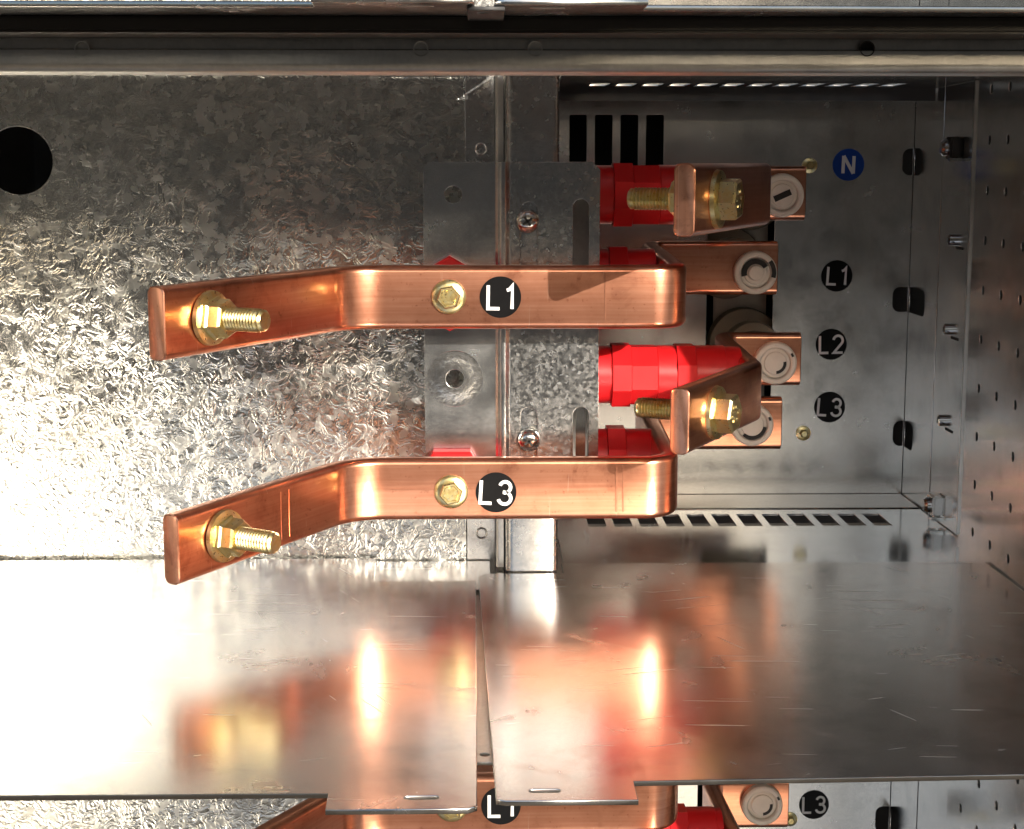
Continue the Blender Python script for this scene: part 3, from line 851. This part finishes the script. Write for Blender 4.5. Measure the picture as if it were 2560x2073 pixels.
def terminal_cap(c, parent, style):
    """cream insulating cap over the terminal stud, seen end on"""
    c = Vector(c); ax = Vector((0, -1, 0))
    t = link('terminal_cap', lathe(c, ax, [(.0112, 0), (.0158, 0), (.0162, .0012), (.0158, .0064), (.0146, .0074), (.0124, .0074), (.0114, .0064), (.0112, .0)], 48), 'cream', parent)
    link('cap_core', lathe(c, ax, [(0, 0), (.0112, 0), (.0111, .0042), (.0088, .0046), (.0082, .0058), (.0066, .0060), (0, .0060)], 40), 'cream', t)
    if style == 'arc':
        link('stud', lathe(c + ax * .0061, ax, [(0, 0), (.0058, 0), (.0057, .003), (.005, .0036), (0, .0036)], 32), 'cream', t)
    def arc(r0, r1, a0, a1, h):
        V, F = [], []; k = 16
        for i in range(k + 1):
            a = R(a0 + (a1 - a0) * i / k)
            for r in (r0, r1):
                for hh in (.001, h):
                    V.append(c + Vector((math.cos(a) * r, -hh, math.sin(a) * r)))
        for i in range(k):
            q = i * 4
            for m_ in ((0, 1, 5, 4), (2, 3, 7, 6), (1, 3, 7, 5), (0, 2, 6, 4)): F.append(tuple(q + j for j in m_))
        F += [(0, 1, 3, 2), (4 * k, 4 * k + 1, 4 * k + 3, 4 * k + 2)]
        link('cap_slot', mesh(V, F, 40), 'black_shade', t)
    if style == 'arc':
        arc(.0066, .0104, 30, 195, .0066); arc(.0118, .0150, -15, 40, .0078)
    elif style == 'bar':
        d = Vector((math.cos(R(24)), 0, math.sin(R(24)))); e = Vector((-d.z, 0, d.x))
        V = [c + Vector((0, -y, 0)) + d * p * .0066 + e * q * .0022 for y in (.001, .0064) for p, q in ((-1, -1), (1, -1), (1, 1), (-1, 1))]
        link('cap_slot', mesh(V, [(0, 1, 2, 3), (4, 5, 6, 7), (0, 1, 5, 4), (1, 2, 6, 5), (2, 3, 7, 6), (3, 0, 4, 7)], 0), 'black_shade', t)
    elif style == 'hook':
        arc(.0058, .0080, -85, 10, .0063); arc(.0128, .0145, 22, 34, .0077)
    else:
        arc(.0084, .0108, -130, -10, .0063); arc(.0128, .0145, 15, 27, .0077)
    return t
def bushing(c, label):
    c = Vector((c.x, Y_TERM + BT + 0.002, c.z))
    t = thing('terminal_bushing', c, label, 'bushing', 'bushings behind the terminals')
    ax = (0, 1, 0)
    link('barrel', lathe(c, ax, [(0, 0), (.0140, 0), (.0150, .0008), (.0150, .12), (0, .12)], 40), 'beige', t)
    link('collar', lathe(c, ax, [(.0152, .078), (.0215, .078), (.0225, .080), (.0225, .092), (.0152, .092), (.0152, .078)], 44), 'beige', t)
    link('rear_flange', lathe(c, ax, [(.0152, .1201), (.029, .1201), (.030, .122), (.030, .135), (0, .135), (0, .1201)], 44), 'beige', t)

# =================================================================== COPPER BARS
def on_path(a, b, t): return Vector(a).lerp(Vector(b), t)
def long_bar(name_lab, txt, end_uv, end_Y, zbar, zterm, u_right, x_term, bolt_uv, stick_uv, cap_uv, cap_style, bushlab, dz=0.0, terminal=True, marks=(), leg_marks=()):
    """bar with a splayed left end, a straight run carrying the phase sticker and a leg going back to its terminal"""
    yc = 1.0 + BT / 2
    xr = at(u_right, 740, 1.0 + 0.008).x - BT / 2
    corner = at(end_uv[0], end_uv[1], end_Y)                 # front right corner of the sawn end, mid height
    xb = at(868, 740, 1.0).x
    d = (Vector((xb, yc, 0)) - Vector((corner.x, corner.y, 0))).normalized()
    nrm = Vector((d.y, -d.x, 0))                             # face turned to the viewer
    e = Vector((corner.x, corner.y, 0)) - nrm * BT / 2
    ze = corner.z + dz
    P = [(e.x, e.y, ze), (xb, yc, zbar + dz), (xr, yc, zbar + dz), (xr, Y_TERM + BT / 2, zterm + dz), (x_term, Y_TERM + BT / 2, zterm + dz)]
    t = thing('copper_busbar', ((xb + xr) / 2, yc, zbar - BH / 2 + dz), name_lab, 'busbar', 'long copper busbars')
    link('bar', bar_mesh(P, [0, .042, .0175, .011, 0]), None, t)
    # nut and thread on the splayed end
    dd = (Vector((xb, yc, zbar + dz)) - Vector((e.x, e.y, ze)))
    dl = dd.normalized()
    c = Vector((e.x, e.y, ze)) + dl * 0.036 + nrm * (BT / 2 + 0.0001)
    nut_end(c, nrm, t, 0.038, 0.35)
    for dist, w, hgt in leg_marks:                           # tool marks pressed across the splayed leg
        q = Vector((xb, yc, zbar + dz)) - dl * dist + nrm * (BT / 2)
        vs = []
        for e_ in (-0.001, hgt):
            for p_, z_ in ((-w, -0.0145), (w, -0.0145), (w, 0.0145), (-w, 0.0145)):
                k_ = 0.6 if e_ > 0 else 1.0
                vs.append(q + dl * (p_ * k_ / 2) + nrm * e_ + Vector((0, 0, z_)))
        link('press_mark', mesh(vs, [(0, 1, 2, 3), (4, 5, 6, 7), (0, 1, 5, 4), (1, 2, 6, 5), (2, 3, 7, 6), (3, 0, 4, 7)], 0), 'copper', t)
    # bolt head and sticker on the straight run
    c = at(bolt_uv[0], bolt_uv[1], 1.0); c.z += dz
    flange_bolt((c.x, 0.9999, c.z), (0, -1, 0), t)
    c = at(stick_uv[0], stick_uv[1], 1.0); c.z += dz
    sticker(txt, (c.x, 0.9999, c.z), 'black', t, 'round black sticker reading ' + txt, 0.0130, size=0.0145)
    for u, w, hgt in marks:
        x = at(u, 740, 1.0).x
        link('press_mark', box_mesh(x - w / 2, x + w / 2, 1.0 - hgt, 1.002, zbar + dz - BH / 2 + 0.005, zbar + dz + BH / 2 - 0.005, min(hgt * 0.6, w * 0.3)), 'copper', t)
    if terminal:
        c = at(cap_uv[0], cap_uv[1], Y_TERM - 0.004); c.z += dz
        terminal_cap((c.x, Y_TERM - 0.0001, c.z), t, cap_style)
        bushing(c, bushlab)
    return t
long_bar('upper long copper busbar with L1 sticker', 'L1', (412, 811), 0.856, at(1200, 744, 1.0).z, at(1800, 671, Y_TERM).z, 1722,
         at(1945, 671, Y_TERM).x, (1122, 742), (1251, 743), (1888, 682), 'arc', 'beige bushing behind the upper bar terminal with the open dark arc',
         marks=((1513, 0.0012, 0.0004),))
long_bar('lower long copper busbar with L3 sticker', 'L3', (447, 1378), 0.872, at(1200, 1224, 1.0).z, at(1800, 1060, Y_TERM).z, 1708,
         at(1955, 1060, Y_TERM).x, (1128, 1229), (1240, 1231), (1880, 1062), 'smile', 'beige bushing behind the lowest terminal above the shelf',
         marks=((1546, 0.0016, 0.0008), (1563, 0.0014, 0.0007)), leg_marks=((0.066, 0.0012, 0.00035), (0.073, 0.0022, 0.00025)))
c = at(1122, 742, 1.0); stand_insulator(c.x, c.z, 0.0 + HEXP, 'red hexagonal stand-off peeking out above the upper long bar')
c = at(1128, 1229, 1.0); stand_insulator(c.x, c.z, 0.0, 'red hexagonal stand-off peeking out above the lower long bar')

def lug_bar(label, corner_uv, corner_Y, z0, z1, z2, xbend, x_term, bolt_t, cap_uv, cap_style, bushlab, dz=0.0):
    """terminal leg going forward, then splayed to the left towards the viewer, with a bolt through its end"""
    k = at(corner_uv[0], corner_uv[1], corner_Y)
    yb = 1.052
    d = (Vector((k.x, k.y, 0)) - Vector((xbend + BT / 2, yb, 0))).normalized()     # towards the sawn end
    nrm = Vector((-d.y, d.x, 0))
    if nrm.y > 0: nrm = -nrm
    e = Vector((k.x, k.y, 0)) - nrm * BT / 2
    P = [(e.x, e.y, z0 + dz), (xbend, yb, z1 + dz), (xbend, Y_TERM + BT / 2, z2 + dz), (x_term, Y_TERM + BT / 2, z2 + dz)]
    t = thing('copper_lug', (xbend, Y_TERM, z2 - BH / 2 + dz), label, 'busbar', 'bolted copper lugs')
    link('bar', bar_mesh(P, [0, .012, .011, 0]), None, t)
    m_ = Vector((e.x, e.y, z0 + dz)) - d * bolt_t
    bolt_head_end(m_ + nrm * (BT / 2 + 0.0001), nrm, t, 0.15)
    nut_end(m_ - nrm * (BT / 2 + 0.0001), -nrm, t, 0.040, 0.3)
    c = at(cap_uv[0], cap_uv[1], Y_TERM - 0.004)
    if cap_uv[1] < 1900: c.z += dz
    terminal_cap((c.x, Y_TERM - 0.0001, c.z), t, cap_style)
    bushing(c, bushlab)
    return t
lug_bar('topmost copper lug with a hex bolt through its end', (1737, 501), 0.88, at(1737, 501, 0.88).z, -0.0117, -0.0127, 0.184,
        at(2015, 484, Y_TERM).x, 0.046, (1955, 489), 'bar', 'beige bushing behind the topmost terminal')
lug_bar('angled copper lug with a hex bolt between the long bars', (1722, 1056), 0.935, at(1722, 1056, 0.935).z, -0.1413, -0.1363, 0.181,
        at(2003, 901, Y_TERM).x, 0.044, (1938, 908), 'hook', 'beige bushing above the angled lug with its rings in view')

# =================================================================== THE BAY BELOW THE SHELF
DZ = -0.3335
long_bar('long copper busbar just visible below the shelf edge', 'L1', (412, 811), 0.856, at(1200, 744, 1.0).z, at(1800, 671, Y_TERM).z, 1722,
         at(1945, 671, Y_TERM).x, (1122, 742), (1251, 743), (1888, 682), 'arc', 'lower bushing', dz=DZ, terminal=False,
         marks=((1512, 0.0028, 0.00012),))
c = at(1905, 2012, Y_TERM)
lug_bar('copper terminal lug in the bottom right corner of the lower bay', (1722, 1056), 0.935, at(1722, 1056, 0.935).z, -0.1413, c.z - DZ, 0.178,
        at(1972, 2012, Y_TERM).x, 0.044, (1905, 2012), 'hook', 'beige bushing behind the terminal in the lower bay', dz=DZ)

side_insulator(zL1, XL - BT / 2 - 0.0004, False, 'red insulator under the copper bar at the bottom edge', dz=DZ)
side_insulator(zL2, 0.178 - BT / 2 - 0.0004, True, 'long red insulator left of the terminal lug in the lower bay', dz=DZ)
